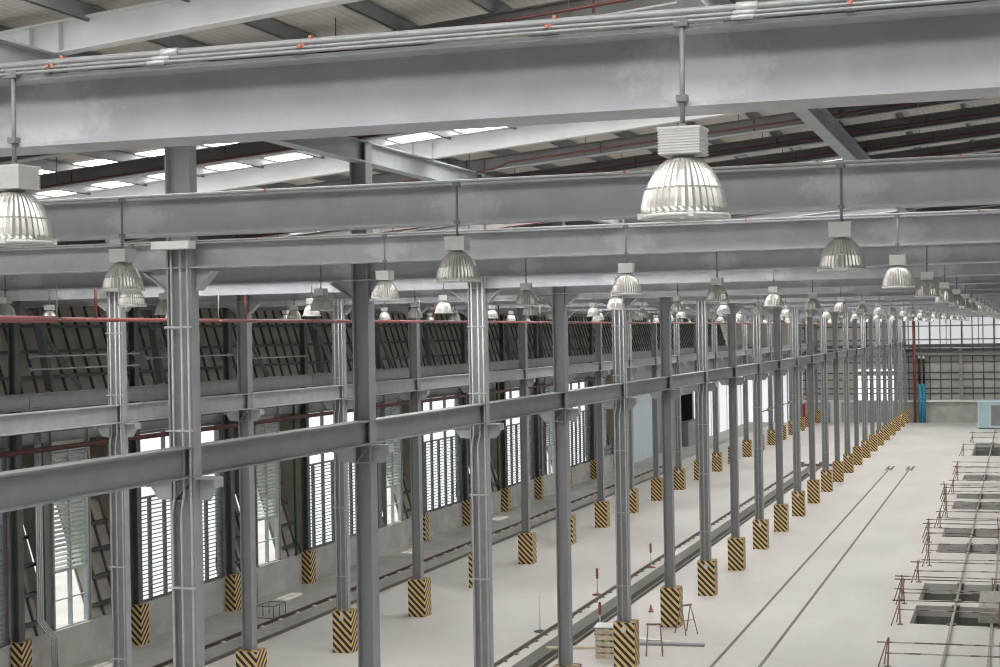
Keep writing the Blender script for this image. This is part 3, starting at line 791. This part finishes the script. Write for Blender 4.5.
for x, lab in ((-9.08, 'blue and black upright pipe on the far wall, beside the red riser'), (-8.68, 'blue and black upright pipe on the far wall, second from the red riser')):
    t = thing('water_riser', lab, 'pipe', (x, FW-.6, 0), 'blue and black pipes on the far wall')
    p = MB(); p.tube([(0, 0, 0), (0, 0, 3.7)], .14, 10); p.build('pipe_foot', 'blue', t)
    p = MB(); p.tube([(0, 0, 3.7), (0, 0, 6.1)], .11, 10); p.build('pipe_shank', 'black', t)
    p = MB(); p.tube([(0, 0, 6.1), (0, 0, 6.35)], .13, 10); p.build('pipe_cap', 'white', t)
p = MB(); p.ibeam((-5.3, FW-.35, 2.1), (-5.3, FW-.35, 7.1), .3, .3, .02, .014, up=(1, 0, 0))
tag(p.build('end_post', 'steel_light'), 'pale upright post on the gridded far end wall, behind the pale blue cabin', 'post')
t = thing('equipment_cabin', 'pale blue sheet-metal cabin on the floor near the far end wall', 'cabin', (-3.6, 147.4, 0))
p = MB(); p.bevbox(0, 5.2, 0, 5, .08, 2.3, .06); p.build('cabin_shell', 'tank', t)
p = MB(); p.box(-.04, 5.24, -.04, 5.04, 2.3, 2.38); p.build('cabin_roof', 'tank', t)
p = MB(); p.box(.95, 1.0, -.03, 0, .1, 2.3); p.box(.05, .1, -.03, 0, .1, 2.3); p.box(1.0, 5.0, -.02, 0, .12, .2); p.build('cabin_frame', 'white', t)
p = MB(); p.box(1.15, 5.0, -.012, 0, .3, 2.1); p.build('cabin_window', 'grey_wall', t)
p = MB(); p.box(.1, 5.1, .1, 4.9, 0, .08); p.build('cabin_base', 'steel_dark', t)
t = thing('hose_cabinet', 'red fire hose cabinet with slim red pipe near the middle row far end', 'cabinet', (-19.2, 148.6, 0))
p = MB(); p.bevbox(-.35, .35, -.2, .2, 0, 2.2, .03); p.build('cabinet_body', 'redcab', t); p = MB(); p.tube([(0, 0, 2.2), (0, 0, 9.4)], .06, 8); p.build('pipe', 'redcab', t)
p = MB(); p.tube([(-18.4, 119, 2.98), (-18.4, 157, 2.98)], .05, 8)
for yy in range(121, 157, 6): p.box(-18.5, -18.3, yy+1.5, yy+1.8, 2.88, 3.08)
tag(p.build('pipe_rail', 'rust'), 'slim reddish pipe fixed lengthwise to the far columns of the middle row', 'pipe')

w = MB(); w.box(9.6, 9.8, FY0, 157.6, 5.2, 15.5); struct(w.build('wall_right', 'grey_wall'))
w = MB(); w.box(-29, 9.8, FY0-.2, FY0, 0, 15.5); struct(w.build('wall_near', 'grey_wall'))
# ------------------------------------------------------------------ small things on the floor
def stanchion(x, y, lab, h=1.0, flag=True):
    t = thing('stanchion', lab, 'stanchion', (x, y, 0), 'red stanchions by the centre track')
    p = MB(); p.lathe([(0, 0), (.19, 0), (.19, .02), (.06, .06), (.03, .07)], 16); p.build('base', 'red' if flag else 'steel_dark', t)
    p = MB(); p.tube([(0, 0, .05), (0, 0, h)], .022, 8); p.build('pole', 'white', t)
    if flag:
        p = MB(); p.lathe([(0.02, .55*h), (.045, .6*h), (.045, .9*h), (.02, .94*h)], 10); p.build('sleeve', 'red', t)
stanchion(-14.1, 53.8, 'red and white stanchion beside the centre track, on its middle-row side')
stanchion(-12.2, 46.8, 'red stanchion standing beside the rail, behind the boards and pallet stack', 1.05)
stanchion(-14.1, 46.8, 'slim pale stanchion pole beside the centre track, without red sleeve', 1.1, False)
stanchion(-13.7, 60.5, 'red stanchion far down the centre track, third of the red-sleeved ones', 1.0)
t = thing('pallet_stack', 'pale stack of timber blocks with a board lid, beside the striped plinth', 'timber stack', (-11.15, 43.7, 0), rz=.1)
for i in range(5):
    p = MB(); p.bevbox(-.34, .34, -.34, .34, i*.17, i*.17+.13, .02); p.build('layer', 'timber', t)
    p = MB()
    for x in (-.24, 0, .24): p.box(x-.08, x+.08, -.32, .32, i*.17+.13, i*.17+.17)
    p.build('spacer', 'conc_block', t)
p = MB(); p.box(-.36, .36, -.36, .36, .85, .88); p.build('lid', 'white', t)
for j, (x, y, rz, lab, zz) in enumerate(((-12.1, 44.6, .3, 'pale plank lying on the floor behind the timber stack', .03), (-10.9, 46.2, -.25, 'long pale plank lying behind the striped plinth with the junction box', .03), (-9.9, 45.6, .1, 'grey plank on the floor under the trestle', .03))):
    p = MB(); p.box(-1.1, 1.1, -.12, .12, 0, .06); o = p.build('plank', ('timber', 'white', 'steel')[j], None, (x, y, .001)); o.rotation_euler.z = rz; tag(o, lab, 'plank')
def trestle(x, y, rz, lab):
    t = thing('trestle', lab, 'trestle', (x, y, 0), 'thin trestles by the striped plinths', rz)
    for sx in (-.2, .2):
        for sy in (-.26, .26):
            p = MB(); p.tube([(sx*1.15, sy, 0), (sx*.85, 0, .86)], .018, 6); p.build('leg', 'rust', t)
    p = MB(); p.box(-.22, .22, -.03, .03, .83, .88); p.build('top_bar', 'rust', t)
    p = MB(); p.tube([(-.19, -.13, .42), (.19, -.13, .42)], .012, 6); p.build('cross_bar', 'rust', t)
trestle(-9.95, 44.2, .2, 'thin rusty trestle standing beside the striped plinth with junction box')
trestle(-9.7, 47.5, .9, 'thin rusty trestle beside the plain striped plinth, farther from the timber stack')
p = MB(); p.lathe([(0, 0), (.09, 0), (.09, .02), (.07, .02), (.018, .24), (0, .24)], 16)
o = p.build('traffic_cone', 'red', None, (-11.55, 50.9, 0)); tag(o, 'small red cone on the floor between track and striped plinths', 'cone')
t = thing('wire_crate', 'thin dark wire crate on the floor by the louvred wall', 'crate', (-23.8, 47.0, 0))
p = MB()
for a, b in (((0, 0, 0), (0, 0, .4)), ((.6, 0, 0), (.6, 0, .4)), ((0, .9, 0), (0, .9, .4)), ((.6, .9, 0), (.6, .9, .4)), ((0, 0, .4), (.6, 0, .4)), ((0, .9, .4), (.6, .9, .4)), ((0, 0, .4), (0, .9, .4)), ((.6, 0, .4), (.6, .9, .4)), ((0, 0, .02), (.6, 0, .02)), ((.6, 0, .02), (.6, .9, .02)), ((0, .45, 0), (0, .45, .4)), ((.6, .45, 0), (.6, .45, .4))): p.tube([a, b], .012, 5)
p.build('wire_frame', 'steel_dark', t)

# ------------------------------------------------------------------ light
wd = bpy.data.worlds.new('sky'); sc.world = wd; wd.use_nodes = True
bg = wd.node_tree.nodes['Background']; bg.inputs['Color'].default_value = (.93, .965, 1, 1); bg.inputs['Strength'].default_value = 1.15
sd = bpy.data.lights.new('sun', 'SUN'); sd.energy = 3.0; sd.angle = .02; sd.color = (1, .95, .88)
so = bpy.data.objects.new('sun', sd); col.objects.link(so)
so.rotation_euler = Vector((.44, -.10, -.9)).to_track_quat('-Z', 'Y').to_euler()

vs = sc.view_settings
vs.view_transform = 'Standard'; vs.look = 'None'; vs.gamma = 1; vs.use_curve_mapping = False; vs.exposure = 0
sc.cycles.max_bounces = 8; sc.cycles.diffuse_bounces = 5; sc.cycles.glossy_bounces = 3; sc.cycles.transparent_max_bounces = 12
sc.cycles.sample_clamp_indirect = 6
sc.cycles.filter_width = 1.15
sc.cycles.denoising_prefilter = 'NONE'
